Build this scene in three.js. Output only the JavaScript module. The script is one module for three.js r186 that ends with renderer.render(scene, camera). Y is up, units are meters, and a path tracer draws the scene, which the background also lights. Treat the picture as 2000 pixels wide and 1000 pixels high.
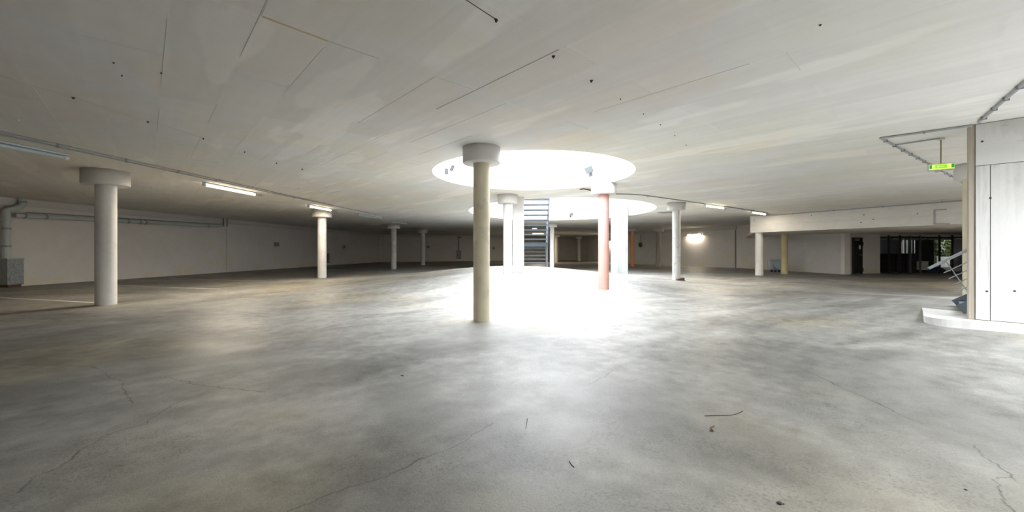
import * as THREE from 'three';
import { RoundedBoxGeometry } from 'three/addons/geometries/RoundedBoxGeometry.js';
import { mergeGeometries } from 'three/addons/utils/BufferGeometryUtils.js';
import { RectAreaLightUniformsLib } from 'three/addons/lights/RectAreaLightUniformsLib.js';

// ------------------------------------------------------------------ camera, sky, exposure
RectAreaLightUniformsLib.init();
const scene = new THREE.Scene();
const FOCAL = 778;                                            // pixels of a 2000 x 1000 frame (14 mm lens)
const EYE = 1.2, ROOF = 2.9;                                  // camera height, ceiling height
const camera = new THREE.PerspectiveCamera(2 * Math.atan(500 / FOCAL) * 180 / Math.PI, 2, 0.05, 300);
camera.position.set(0, EYE, 0);
camera.setViewOffset(2000, 1000, 0, 10, 2000, 1000);          // lens shifted: the horizon lies at 490
const renderer = new THREE.WebGLRenderer({ antialias: true });
renderer.toneMapping = THREE.LinearToneMapping;
renderer.toneMappingExposure = 2.2;
renderer.shadowMap.enabled = true;
scene.background = new THREE.Color().setRGB(4.9, 5.2, 5.55);   // bright overcast sky
const WELL = 3.5;                                             // radiance of the sky seen straight up through the wells

// light wells: centre x, centre depth, half axes (metres)
const WELLS = [
  { x: 0.46, d: 8.91, a: 2.2, b: 2.2, h: 0.7, k: 0.8 },
  { x: 2.05, d: 17.36, a: 3.9, b: 4.64, h: 2.0, k: 0.25 },
  { x: 7.0, d: 0.4, a: 2.6, b: 2.6, h: 0.5, k: 1.5 },
  { x: 10.9, d: 6.1, a: 1.9, b: 1.9, h: 0.5, k: 1.5 },
];
for (const w of WELLS) {
  const l = new THREE.RectAreaLight(new THREE.Color().setRGB(0.97, 0.99, 1.0), WELL * w.k, w.a * 1.7, w.b * 1.7);
  l.position.set(w.x, ROOF + 0.4 + w.h, -w.d); l.lookAt(w.x, 0, -w.d); scene.add(l);
}

// ------------------------------------------------------------------ helpers
let seed = 7;
const rnd = () => { seed = (seed * 1664525 + 1013904223) >>> 0; return seed / 4294967296; };
const V = (x, d, y) => new THREE.Vector3(x, y, -d);           // metres right of the camera, metres ahead, height
const onCeiling = (px, py, drop = 0) => { const d = (ROOF - drop - EYE) * FOCAL / (490 - py); return V((px - 1000) / FOCAL * d, d, ROOF - drop); };
const onFloor = (px, py) => { const d = EYE * FOCAL / (py - 490); return [(px - 1000) / FOCAL * d, d]; };
const used = new Map();
function numbered(n) { const k = used.get(n) || 0; used.set(n, k + 1); return k ? n + '_' + String(k).padStart(3, '0') : n; }
function shade(o) { o.traverse((c) => { if (c.isMesh) { c.castShadow = true; c.receiveShadow = true; } }); return o; }
function tag(o, label, category, group, kind) {
  o.userData.label = label; o.userData.category = category;
  if (group) o.userData.group = group;
  if (kind) o.userData.kind = kind;
  return o;
}
function thing(name, label, category, pos, group, kind) {
  const g = new THREE.Group(); g.name = numbered(name); if (pos) g.position.copy(pos);
  scene.add(g); return tag(g, label, category, group, kind);
}
function part(name, geo, mat, parent, pos) {
  const m = new THREE.Mesh(geo, mat); m.name = name; if (pos) m.position.copy(pos);
  m.castShadow = m.receiveShadow = true; parent.add(m); return m;
}
function solo(name, geo, mat, label, category, group, kind) {
  const m = part(numbered(name), geo, mat, scene); return tag(m, label, category, group, kind);
}
const boxAt = (w, h, d, x, y, z) => new THREE.BoxGeometry(w, h, d).translate(x, y, z);
const merge = (list) => mergeGeometries(list.map((g) => { const q = g.index ? g.toNonIndexed() : g; for (const k of Object.keys(q.attributes)) if (!['position', 'normal', 'uv'].includes(k)) q.deleteAttribute(k); return q; }));
function rod(a, b, r, sides = 8) {                            // straight round bar between two points
  const dir = b.clone().sub(a), g = new THREE.CylinderGeometry(r, r, dir.length(), sides);
  g.applyQuaternion(new THREE.Quaternion().setFromUnitVectors(new THREE.Vector3(0, 1, 0), dir.clone().normalize()));
  const c = a.clone().add(b).multiplyScalar(0.5); return g.translate(c.x, c.y, c.z);
}
function bar(a, b, w, h) {                                    // straight flat bar, h measured upright
  const dir = b.clone().sub(a), L = dir.length(), z = dir.normalize();
  let up = new THREE.Vector3(0, 1, 0); if (Math.abs(z.y) > 0.99) up = new THREE.Vector3(1, 0, 0);
  const x = new THREE.Vector3().crossVectors(up, z).normalize(), y = new THREE.Vector3().crossVectors(z, x);
  const c = a.clone().add(b).multiplyScalar(0.5);
  return new THREE.BoxGeometry(w, h, L).applyMatrix4(new THREE.Matrix4().makeBasis(x, y, z).setPosition(c));
}
const path = (pts, r, seg = 8, tension = 0) => {
  const c = new THREE.CurvePath();
  if (tension) return new THREE.TubeGeometry(new THREE.CatmullRomCurve3(pts, false, 'centripetal', tension), pts.length * 10, r, seg);
  return merge(pts.slice(1).map((p, i) => rod(pts[i], p, r, seg)).concat(pts.slice(1, -1).map((p) => new THREE.SphereGeometry(r, seg, 6).translate(p.x, p.y, p.z))));
};
function prism(pts, y0, y1, holes = [], curve = 12) {         // polygon in (x, depth) pulled up from y0 to y1
  const s = new THREE.Shape(pts.map(([x, d]) => new THREE.Vector2(x, d)));
  for (const h of holes) s.holes.push(h);
  return new THREE.ExtrudeGeometry(s, { depth: y1 - y0, bevelEnabled: false, curveSegments: curve }).applyMatrix4(new THREE.Matrix4().set(1, 0, 0, 0, 0, 0, 1, y0, 0, -1, 0, 0, 0, 0, 0, 1));
}
const ellipse = (w, grow = 0) => new THREE.Path().absellipse(w.x, w.d, w.a + grow, w.b + grow, 0, Math.PI * 2, true);

// noise
const hash = (x, y) => { let h = Math.imul(x, 374761393) + Math.imul(y, 668265263); h = Math.imul(h ^ (h >>> 13), 1274126177); return ((h ^ (h >>> 16)) >>> 0) / 4294967296; };
function noise(x, y) {
  const i = Math.floor(x), j = Math.floor(y), u = x - i, v = y - j, a = u * u * (3 - 2 * u), b = v * v * (3 - 2 * v);
  const p = hash(i, j), q = hash(i + 1, j), r = hash(i, j + 1), s = hash(i + 1, j + 1);
  return p + (q - p) * a + (r - p) * b + (p - q - r + s) * a * b;
}
function fbm(x, y, n = 4) { let t = 0, a = 0.5, s = 0; for (let i = 0; i < n; i++) { t += a * noise(x, y); s += a; a *= 0.5; x = x * 2.03 + 17.1; y = y * 2.03 - 9.7; } return t / s; }
function tiled(x, y, w, h, n = 4) {                           // fbm that repeats after w by h cells
  let t = 0, a = 0.5, s = 0;
  for (let k = 0; k < n; k++) {
    const i = Math.floor(x), j = Math.floor(y), u = x - i, v = y - j, e = u * u * (3 - 2 * u), f = v * v * (3 - 2 * v), m = (i, j) => hash(((i % w) + w) % w + 31 * k, ((j % h) + h) % h + 57 * k);
    const p = m(i, j), q = m(i + 1, j), r = m(i, j + 1), z = m(i + 1, j + 1); t += a * (p + (q - p) * e + (r - p) * f + (p - q - r + z) * e * f); s += a; a *= 0.5; x *= 2; y *= 2; w *= 2; h *= 2;
  }
  return t / s;
}
const smooth = (a, b, x) => { const t = Math.min(1, Math.max(0, (x - a) / (b - a))); return t * t * (3 - 2 * t); };
const s8 = (v) => Math.max(0, Math.min(255, Math.round(255 * (v <= 0.0031308 ? 12.92 * v : 1.055 * Math.pow(v, 1 / 2.4) - 0.055))));
function colourMap(w, h, f, after) {                          // f(u, v) gives linear rgb
  const data = new Uint8Array(w * h * 4);
  for (let j = 0; j < h; j++) for (let i = 0; i < w; i++) { const c = f((i + 0.5) / w, (j + 0.5) / h), k = (j * w + i) * 4; data[k] = s8(c[0]); data[k + 1] = s8(c[1]); data[k + 2] = s8(c[2]); data[k + 3] = 255; }
  if (after) after(data, w, h);
  const t = new THREE.DataTexture(data, w, h); t.colorSpace = THREE.SRGBColorSpace; t.magFilter = THREE.LinearFilter; t.minFilter = THREE.LinearMipmapLinearFilter; t.generateMipmaps = true;
  t.wrapS = t.wrapT = THREE.RepeatWrapping; t.needsUpdate = true; return t;
}
function greyMap(w, h, f) {
  const data = new Uint8Array(w * h * 4);
  for (let j = 0; j < h; j++) for (let i = 0; i < w; i++) { const k = (j * w + i) * 4, c = Math.max(0, Math.min(255, Math.round(255 * f((i + 0.5) / w, (j + 0.5) / h)))); data[k] = data[k + 1] = data[k + 2] = c; data[k + 3] = 255; }
  const t = new THREE.DataTexture(data, w, h); t.magFilter = THREE.LinearFilter; t.wrapS = t.wrapT = THREE.RepeatWrapping; t.needsUpdate = true; return t;
}
const std = (r, g, b, rough = 0.7, metal = 0, more = {}) => new THREE.MeshStandardMaterial({ color: new THREE.Color().setRGB(r, g, b), roughness: rough, metalness: metal, ...more });

// ------------------------------------------------------------------ the ground's own shape: it swells a little below the second well and at the stair wall
function ground(x, d) {
  const r1 = x * x + (d - 14.5) ** 2, r2 = (x - 8) ** 2 + (d - 6.8) ** 2;
  return 0.05 * smooth(3, 9, Math.hypot(x, d)) + 0.6 * Math.exp(-r1 / 20.5) + 0.28 * Math.exp(-r2 / 8);
}

// ------------------------------------------------------------------ materials
// floor colour in metres: cloudy power-floated concrete, dark blotches, ochre tints, trowel arcs
function floorColour(x, d) {
  const big = fbm(x * 0.22 + 3, d * 0.22 + 8, 3), wx = x + 1.6 * (noise(x * 0.5, d * 0.5) - 0.5), wd = d + 1.6 * (noise(x * 0.5 + 40, d * 0.5) - 0.5);
  const mid = fbm(wx * 0.8, wd * 1.1, 4), streak = fbm((wx * 0.82 + wd * 0.57) * 0.7, (-wx * 0.57 + wd * 0.82) * 3.2, 3), fine = fbm(x * 9, d * 9, 3);
  let v = 0.25 + 0.12 * (big - 0.5) + 0.18 * (mid - 0.5) + 0.14 * (streak - 0.5) + 0.15 * (fine - 0.5) + 0.07 * (hash(Math.floor(x * 170), Math.floor(d * 170)) - 0.5);
  const blotch = smooth(0.57, 0.72, fbm(wx * 0.55 + 60, wd * 0.55 + 20, 4)); v *= 1 - 0.25 * blotch * (0.6 + 0.8 * fine);
  const pale = smooth(0.6, 0.72, fbm(wx * 0.7 - 30, wd * 0.7 + 77, 4)); v *= 1 + 0.14 * pale;
  const pits = noise(x * 95, d * 95) * smooth(0.45, 0.65, fbm(x * 1.3 + 5, d * 1.3, 3)); v *= 1 - 0.22 * smooth(0.6, 0.85, pits);
  const warm = smooth(0.52, 0.7, fbm(x * 0.45 + 11, d * 0.45 - 25, 3));
  const t = warm * 0.85;
  return [v * (1.01 + 0.08 * t), v * (0.995 - 0.005 * t), v * (0.925 - 0.16 * t)];
}
const grain = greyMap(512, 512, (u, v) => { const i = Math.floor(u * 512), j = Math.floor(v * 512); return 0.45 + 0.3 * (hash(i, j) - 0.5) + 0.4 * (hash(i >> 2, j >> 2) - 0.5) * (hash(i >> 4, j >> 4) > 0.6 ? 1 : 0.3); });
const inMetres = (t, w, h, x0 = 0, d0 = 0) => { t.repeat.set(1 / w, 1 / h); t.offset.set(-x0 / w, -d0 / h); return t; };
const grainFloor = grain.clone(); inMetres(grainFloor, 0.9, 0.9);
const roughFloor = greyMap(512, 512, (u, v) => 0.50 + 0.26 * (tiled(u * 9, v * 9, 9, 9, 5) - 0.5)); inMetres(roughFloor, 6.3, 6.3);

// cracks, as read off the photograph's floor and turned into metres
const CRACKS = [
  [[0, 716], [60, 718], [165, 720], [190, 724], [215, 742], [243, 747], [244, 775], [262, 790]],
  [[25, 965], [60, 935], [120, 910], [150, 884], [205, 852], [284, 830]], [[284, 830], [330, 795], [405, 765]],
  [[560, 1000], [640, 965], [760, 925], [830, 895], [910, 860], [960, 826]], [[320, 738], [370, 750], [440, 760], [520, 766]],
  [[1150, 752], [1180, 736], [1200, 725]], [[1560, 720], [1640, 758], [1690, 778], [1745, 806], [1800, 830]], [[1908, 872], [1920, 890], [1945, 905], [1972, 925], [1985, 940]],
  [[1932, 935], [1950, 955], [1955, 975], [1980, 1000]], [[1955, 938], [1975, 926]], [[600, 655], [660, 640], [740, 622]],
].map((c) => c.map(([x, y]) => onFloor(x, y)));
function drawCracks(x0, d0, w, h) {
  return (data, W, H) => {
    const dark = (x, d, k) => { const i = Math.floor((x - x0) / w * W), j = Math.floor((d - d0) / h * H); if (i < 0 || j < 0 || i >= W || j >= H) return; const p = (j * W + i) * 4; for (let c = 0; c < 3; c++) data[p + c] = Math.round(data[p + c] * k); };
    for (const c of CRACKS) for (let s = 1; s < c.length; s++) {
      const [ax, ad] = c[s - 1], [bx, bd] = c[s], L = Math.hypot(bx - ax, bd - ad), n = Math.ceil(L / 0.003);
      for (let i = 0; i <= n; i++) {
        const t = i / n, wob = 0.035 * (fbm((ax + L * t) * 9, ad * 9 + L * t * 3, 3) - 0.5) * 2, nx = -(bd - ad) / L, nd = (bx - ax) / L;
        const half = 0.5 * w / W * Math.round(Math.max(1, 0.009 * (0.5 + noise(i * 0.01, s * 3)) / (w / W))), k = 0.72 + 0.2 * noise(i * 0.02, s * 7);
        for (let o = -half; o <= half; o += w / W * 0.9) dark(ax + (bx - ax) * t + nx * (wob + o), ad + (bd - ad) * t + nd * (wob + o), Math.pow(k, 0.003 * W / w + 0.15));
      }
    }
  };
}
const NEAR = [-8, 1.5, 16, 8], ALL = [-18, -6, 52, 60];
const floorMat = (x0, d0, w, h, W, H) => new THREE.MeshStandardMaterial({
  map: inMetres(colourMap(W, H, (u, v) => floorColour(x0 + u * w, d0 + v * h), drawCracks(x0, d0, w, h)), w, h, x0, d0),
  roughnessMap: roughFloor, roughness: 1, bumpMap: grainFloor, bumpScale: 0.0012,
});
const FRONT = [[-8, 1.5, 8, 4, 2048, 1024], [0, 1.5, 8, 4, 2048, 1024], [-8, 5.5, 16, 4, 2048, 512]], matFloorFar = floorMat(...ALL, 1664, 1920);

// ceiling: board grid turned 42.6 degrees, each board with a tone of its own, peach and cream tints in the cement
const GA = 42.6 * Math.PI / 180, S = (x, d) => x * Math.cos(GA) + d * Math.sin(GA), Q = (x, d) => -x * Math.sin(GA) + d * Math.cos(GA);
const BOARD = 0.49, LEN = 2.45;
function ceilingColour(x, d) {
  const s = (S(x, d) - 0.118) / BOARD, i = Math.floor(s), q = (Q(x, d) - 3.37) / LEN + (i % 2 ? 0.5 : 0), j = Math.floor(q);
  const wx = x + 1.2 * noise(x, d), wd = d + 1.2 * noise(x + 9, d);
  const big = fbm(wx * 0.3, wd * 0.3 + 5, 4), fine = fbm(x * 5, d * 5, 3), brush = fbm(s * 9, q * 2.2, 3);
  let v = 0.82 + 0.05 * (hash(i, j) - 0.5) + 0.12 * (big - 0.5) + 0.05 * (fine - 0.5) + 0.05 * (brush - 0.5);
  const js = Math.abs(s - Math.round(s)) * BOARD, jq = Math.abs(q - Math.round(q)) * LEN;  // cement residue along the board joints
  v += 0.07 * smooth(0.045, 0.012, js) * (noise(Q(x, d) * 1.3, i * 5) - 0.42) + 0.07 * smooth(0.045, 0.012, jq) * (noise(S(x, d) * 2.3, j * 5) - 0.4);
  const peach = smooth(0.5, 0.66, fbm(wx * 0.55 + 31, wd * 0.55 + 4, 4)) * (0.5 + hash(i + 5, j) * 0.6), cream = smooth(0.47, 0.66, fbm(wx * 0.4 - 11, wd * 0.4 + 54, 4));
  const lime = smooth(0.60, 0.68, fbm(S(x, d) * 2.2 + 50, Q(x, d) * 0.5, 4)); v += 0.08 * lime;
  return [v * (1.0 + 0.02 * peach), v * (0.985 - 0.03 * peach), v * (0.96 - 0.07 * peach - 0.05 * cream)];
}
const grainWall = grain.clone(); inMetres(grainWall, 1.7, 1.7);
const matCeiling = new THREE.MeshStandardMaterial({ map: inMetres(colourMap(2048, 2048, (u, v) => ceilingColour(ALL[0] + u * ALL[2], ALL[1] + v * ALL[3])), ALL[2], ALL[3], ALL[0], ALL[1]), roughness: 0.85, bumpMap: grainWall, bumpScale: 0.0008 });
const matSeam = std(0.76, 0.75, 0.73, 0.9), matSeamDark = std(0.50, 0.48, 0.45, 0.9), matStainSeam = std(0.62, 0.50, 0.33, 0.9);

// walls: whitewash with ochre damp patches low down
const plasterMap = inMetres(colourMap(1024, 384, (u, v) => {
  const y = v * 6, n = tiled(u * 16, v * 6, 16, 6, 5), f = tiled(u * 96, v * 36, 96, 36, 3);
  const val = 0.82 + 0.10 * (n - 0.5) + 0.05 * (f - 0.5);
  const damp = smooth(0.44, 0.6, tiled(u * 22, v * 8, 22, 8, 5) - 0.24 * y + 0.06) * 0.6;
  return [val * (1 - 0.01 * damp), val * (0.96 - 0.05 * damp), val * (0.93 - 0.22 * damp)];
}), 16, 6);
const matWall = new THREE.MeshStandardMaterial({ map: plasterMap, roughness: 0.85, bumpMap: grainWall, bumpScale: 0.001 });
const fairMap = inMetres(colourMap(512, 512, (u, v) => {
  const n = fbm(u * 6, v * 6 + 3, 5), f = hash(Math.floor(u * 512), Math.floor(v * 512)), drip = smooth(0.62, 0.75, fbm(u * 40, v * 3, 3)), mould = smooth(0.6, 0.72, fbm(u * 20 + 9, v * 20, 4));
  const c = 0.66 + 0.14 * (n - 0.5) + 0.03 * (f - 0.5) - 0.05 * drip - 0.06 * mould; return [c, c * 0.995, c * 0.97];
}), 3, 3);
const matFair = new THREE.MeshStandardMaterial({ map: fairMap, roughness: 0.8, bumpMap: grainWall, bumpScale: 0.0012 });
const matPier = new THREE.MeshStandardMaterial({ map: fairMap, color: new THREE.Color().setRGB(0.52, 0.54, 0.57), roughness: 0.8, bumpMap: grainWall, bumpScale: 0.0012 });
const matFairRaw = new THREE.MeshStandardMaterial({ map: fairMap, color: new THREE.Color().setRGB(0.72, 0.64, 0.55), roughness: 0.9, bumpMap: grainWall, bumpScale: 0.002 });
function paint(r, g, b, wear = 0.1, salt = 0) {               // brushed column paint, chipped here and there
  return new THREE.MeshStandardMaterial({ map: colourMap(128, 256, (u, v) => {
    const n = tiled(u * 4 + salt, v * 9 + salt, 4, 9, 5), chip = smooth(0.64, 0.68, tiled(u * 6, v * 16 + salt * 3, 6, 16, 4)) * wear * 3;
    const k = 1 + (n - 0.5) * (0.12 + wear), m = Math.min(1, chip); return [r * k * (1 - m) + 0.45 * m, g * k * (1 - m) + 0.42 * m, b * k * (1 - m) + 0.37 * m];
  }), roughness: 0.6, bumpMap: grain, bumpScale: 0.0006 });
}
const matWhite = paint(0.74, 0.73, 0.71, 0.04), matCap = paint(0.72, 0.705, 0.68, 0.04, 3);
const matStair = std(0.20, 0.23, 0.27, 0.5, 0.2), matStairDark = std(0.14, 0.18, 0.23, 0.5, 0.2);
const matSteel = std(0.50, 0.55, 0.60, 0.4, 0.75), matSteelDark = std(0.22, 0.27, 0.33, 0.45, 0.6), matGalv = std(0.42, 0.44, 0.45, 0.45, 0.6);
const matPipe = std(0.56, 0.62, 0.60, 0.4), matPipeRing = std(0.33, 0.37, 0.36, 0.5), matConduit = std(0.40, 0.41, 0.42, 0.5), matClip = std(0.30, 0.31, 0.32, 0.6);
const matBlack = std(0.02, 0.02, 0.022, 0.55), matBlack2 = std(0.035, 0.037, 0.042, 0.5), matRust = std(0.16, 0.09, 0.05, 0.9), matHole = std(0.07, 0.055, 0.045, 0.95);
const matHousing = std(0.62, 0.66, 0.68, 0.5), matPlastic = std(0.74, 0.74, 0.72, 0.45), matLens = std(0.55, 0.66, 0.72, 0.25);
const matTube = std(0.9, 0.85, 0.75, 0.5, 0, { emissive: new THREE.Color().setRGB(1, 0.86, 0.62), emissiveIntensity: 5 });

// ------------------------------------------------------------------ floor
{
  const g = thing('floor', 'grey power-floated concrete garage floor with cracks', 'floor', null, null, 'structure');
  const mesh = (name, x0, d0, w, h, step, skip, mat) => {
    const nx = Math.round(w / step), nd = Math.round(h / step), pos = [], uv = [], idx = [];
    for (let j = 0; j <= nd; j++) for (let i = 0; i <= nx; i++) { const x = x0 + i * step, d = d0 + j * step; pos.push(x, ground(x, d), -d); uv.push(x, d); }
    for (let j = 0; j < nd; j++) for (let i = 0; i < nx; i++) {
      const cx = x0 + (i + 0.5) * step, cd = d0 + (j + 0.5) * step; if (skip && skip(cx, cd)) continue;
      const a = j * (nx + 1) + i, b = a + 1, c = a + nx + 1, e = c + 1; idx.push(a, b, e, a, e, c);
    }
    const geo = new THREE.BufferGeometry(); geo.setAttribute('position', new THREE.Float32BufferAttribute(pos, 3)); geo.setAttribute('uv', new THREE.Float32BufferAttribute(uv, 2)); geo.setIndex(idx); geo.computeVertexNormals();
    return part(name, geo, mat, g);
  };
  for (const f of FRONT) mesh('floor_slab', f[0], f[1], f[2], f[3], 0.25, null, floorMat(...f));
  mesh('floor_slab', ALL[0], ALL[1], ALL[2], ALL[3], 0.5, (x, d) => x > NEAR[0] && x < NEAR[0] + NEAR[2] && d > NEAR[1] && d < NEAR[1] + NEAR[3], matFloorFar);
  part('footing', boxAt(ALL[2], 0.3, ALL[3], ALL[0] + ALL[2] / 2, -0.2, -(ALL[1] + ALL[3] / 2)), matFair, g);
}

// ------------------------------------------------------------------ ceiling with its wells
const OUT = [[-17.65, -6], [-16.1, 12.4], [-13.7, 41], [8.35, 50], [10.6, 35], [15.2, 26.9], [16.2, 19.4]];
const ROOM = [...OUT, [16.97, 19.9], [17.6, 20.1], [18.85, 20.4], [23.5, 27.2], [33, 27.2], [33, -6]];
{
  const g = thing('ceiling', 'pale board-marked concrete ceiling slab with round openings', 'ceiling', null, null, 'structure');
  const outline = [[-18, -6.3], [-18, 42], [8.5, 51], [16.6, 29.6], [36, 29.6], [36, 27.4], [33.3, 27.4], [33.3, -6.3]];
  part('slab', prism(outline, ROOF, ROOF + 0.4, WELLS.map((w) => ellipse(w)), 96), matCeiling, g);
  // seams left by the boards: thin fins of cement along the joints, broken where they were ground off
  const at = (s, q) => [s * Math.cos(GA) - q * Math.sin(GA), s * Math.sin(GA) + q * Math.cos(GA)];
  const inside = (x, d) => d > 1.2 && d < 15 && Math.abs(x) < d * 1.32 + 0.5 && x > -16 && !(x + d > 11.4 && x > 4.5 && d < 6) && WELLS.every((w) => ((x - w.x) / (w.a + 0.05)) ** 2 + ((d - w.d) / (w.b + 0.05)) ** 2 > 1);
  const seam = (s0, q0, s1, q1, w, mat) => {
    const [ax, ad] = at(s0, q0), [bx, bd] = at(s1, q1); if (!inside(ax, ad) || !inside(bx, bd) || !inside((ax + bx) / 2, (ad + bd) / 2)) return;
    part('seam', bar(V(ax, ad, ROOF - 0.0005), V(bx, bd, ROOF - 0.0005), w, 0.004), mat, g);
  };
  let n = 0;
  for (let i = -14; i < 40 && n < 280; i++) {
    const s = 0.118 + i * BOARD, shift = i % 2 ? 0.5 : 0;
    for (let j = -6; j < 8; j++) {
      const q = 3.37 + (j - shift) * LEN, k = hash(i + 90, j + 40); 
      if (k > 0.42) { const a = rnd() * 0.5, b = 0.55 + rnd() * 0.45; seam(s, q + a * LEN, s, q + b * LEN, 0.003 + 0.007 * rnd(), k > 0.88 ? matSeamDark : matSeam); n++; }
      if (hash(i + 7, j + 3) > 0.66) { seam(s, q, s + BOARD, q, 0.004 + 0.008 * rnd(), hash(i, j + 77) > 0.85 ? matSeamDark : matSeam); n++; }
    }
  }
  // the stained joint by the camera and the rusty one that carries the row of clips
  const strip = (a, b, w, mat) => part('seam', bar(a, b, w, 0.004), mat, g);
  strip(onCeiling(512, 32), onCeiling(640, 80), 0.022, matStainSeam); strip(onCeiling(640, 80), onCeiling(740, 114), 0.005, matSeamDark);
  strip(onCeiling(510, 30), onCeiling(522, 2), 0.006, matSeamDark); strip(onCeiling(-60, 128), onCeiling(143, 190), 0.007, matStainSeam); strip(onCeiling(143, 190), onCeiling(400, 270), 0.006, matStainSeam);
  strip(onCeiling(905, -4), onCeiling(966, 36), 0.007, matRust);
  const clip = () => merge([new THREE.CylinderGeometry(0.011, 0.008, 0.02, 8).translate(0, -0.01, 0), boxAt(0.03, 0.006, 0.014, 0, -0.003, 0)]);
  const clipGeo = clip();
  for (const [x, y] of [[143, 190], [289, 237], [397, 270], [478, 296], [540, 318], [590, 330], [969, 38], [1081, 109], [1155, 157], [1212, 193], [1257, 222], [1290, 243], [1318, 264], [1340, 283], [36, 234], [315, 142], [238, 147], [222, 122], [1602, 48]]) {
    const p = onCeiling(x, y), c = part('anchor_clip', clipGeo, x === 36 ? matPlastic : matHole, g, p); c.rotation.y = x * 1.7; if (x < 330 && y < 150 || x > 1200) c.scale.setScalar(0.6);
  }
  shade(g);
  WELLS.forEach((w, i) => {
    const s = new THREE.Shape(); s.absellipse(w.x, w.d, w.a + 0.25, w.b + 0.25, 0, Math.PI * 2, false); s.holes.push(ellipse(w));
    const geo = new THREE.ExtrudeGeometry(s, { depth: w.h, bevelEnabled: false, curveSegments: 96 }).applyMatrix4(new THREE.Matrix4().set(1, 0, 0, 0, 0, 0, 1, ROOF + 0.4, 0, -1, 0, 0, 0, 0, 0, 1));
    solo(['wall_near_well', 'wall_far_well', 'wall_side_well', 'wall_stair_well'][i], geo, std(0.8, 0.8, 0.79, 0.8), ['white upstand ring of the nearer round skylight opening', 'white upstand ring of the farther round skylight opening', 'white upstand ring of the skylight out of frame at right', 'white upstand ring of the opening above the right stair'][i], 'wall', null, 'structure');
  });
}

// ------------------------------------------------------------------ outer walls
function wall(name, a, b, label, y1 = ROOF, th = 0.3, mat = matWall, flip = 1) {
  const dx = b[0] - a[0], dd = b[1] - a[1], L = Math.hypot(dx, dd), g = thing(name, label, 'wall', V(a[0], a[1], 0), null, 'structure');
  g.rotation.y = Math.atan2(dd, dx);
  const geo = new THREE.BoxGeometry(L, y1 + 0.1, th).translate(L / 2, (y1 + 0.1) / 2 - 0.1, flip * -th / 2), p = geo.attributes.position, uv = geo.attributes.uv, off = (name.length * 3.7) % 9;
  for (let i = 0; i < p.count; i++) uv.setXY(i, p.getX(i) + off, p.getY(i));
  part('wall_body', geo, mat, g);
  g.userData.span = L; return g;
}
const band = (g, a = 0, b = 1, h = 0.24) => { const L = g.userData.span; part('ledge', boxAt(L * (b - a), h, 0.09, L * (a + b) / 2, ROOF - h / 2 - 0.002, 0.045), matCap, g); };
const wl0 = wall('wall_left', OUT[0], OUT[2], 'long whitewashed left wall with damp stains along its foot'); band(wl0, 0.39);
const joint = (g, x, mat = matConduit, w = 0.03, y0 = 0.08, y1 = 2.6) => part('wall_joint', boxAt(w, y1 - y0, 0.02, x, (y0 + y1) / 2, 0.011), mat, g);
const wf = wall('wall_far', OUT[2], OUT[3], 'far whitewashed wall at the back of the garage'); band(wf);
joint(wl0, wl0.userData.span - 0.1, matCap, 0.12); joint(wl0, 27.5, matCap, 0.06); joint(wf, 0.4, matCap, 0.1);
const wr1 = wall('wall_right_rear', OUT[3], OUT[4], 'rear stretch of the right wall behind the orange column'); band(wr1);
const wr2 = wall('wall_right_middle', OUT[4], OUT[5], 'right wall stretch with the lit wall lamp'); band(wr2); joint(wr2, wr2.userData.span - 0.1, matSteelDark, 0.06, 0.05, 2.64);
const wr3 = wall('wall_right_front', OUT[5], OUT[6], 'right wall stretch beneath the low slab');
wall('wall_door_reveal', OUT[6], ROOM[7], 'narrow reveal beside the black door', ROOF, 0.15);
const wd = wall('wall_door', ROOM[7], ROOM[8], 'wall behind the black door', ROOF, 0.15);
wall('wall_storage_corner', ROOM[8], ROOM[9], 'warm lit wall between black door and storage cage', ROOF, 0.15);
wall('wall_storage_side', ROOM[9], ROOM[10], 'side wall of the storage cage', ROOF, 0.15);
wall('wall_east', [33, 27.2], [33, -6], 'end wall out of frame at right');
wall('wall_back', [33, -6], [-17.65, -6], 'back wall behind the camera');
wall('wall_above_storage', [16.2, 27.2], [33, 27.2], 'upper wall over the storage cage', 0.8).position.y = 2.1;

// low slab on the right: deep edge beam in front, soffit behind it
{
  const g = thing('ceiling_low', 'low white slab with deep edge beam over the right bays', 'ceiling', null, null, 'structure');
  part('edge_beam', prism([[11.3, 18.9], [17.6, 6.3], [18.1, 6.55], [11.8, 19.15]], 2.06, ROOF), matCap, g);
  part('soffit', prism([[11.5, 18.95], [17.8, 6.4], [33, 6.4], [33, 27.2], [23.5, 27.2], [18.85, 20.4], [17.6, 20.1], [16.97, 19.9], [16.2, 19.4], [15.3, 26.1]], 2.061, 2.35), matWall, g);
  part('header', prism([[17.4, 20.62], [33, 20.62], [33, 20.9], [17.4, 20.9]], 1.98, 2.06), std(0.72, 0.64, 0.5, 0.85), g);
  for (const t of [0.02, 0.28, 0.46, 0.47, 0.5, 0.63, 0.76]) { const c = part('anchor_hole', new THREE.CylinderGeometry(0.02, 0.02, 0.01, 8).rotateX(Math.PI / 2), matHole, g, V(11.3 + 6.3 * t * 0.5 + 1 * t, 18.9 - 12.6 * t * 0.5 - 2 * t, 2.25 + 0.42 * hash(Math.floor(t * 100), 3))); c.rotation.y = -1.107; }
}

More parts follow.
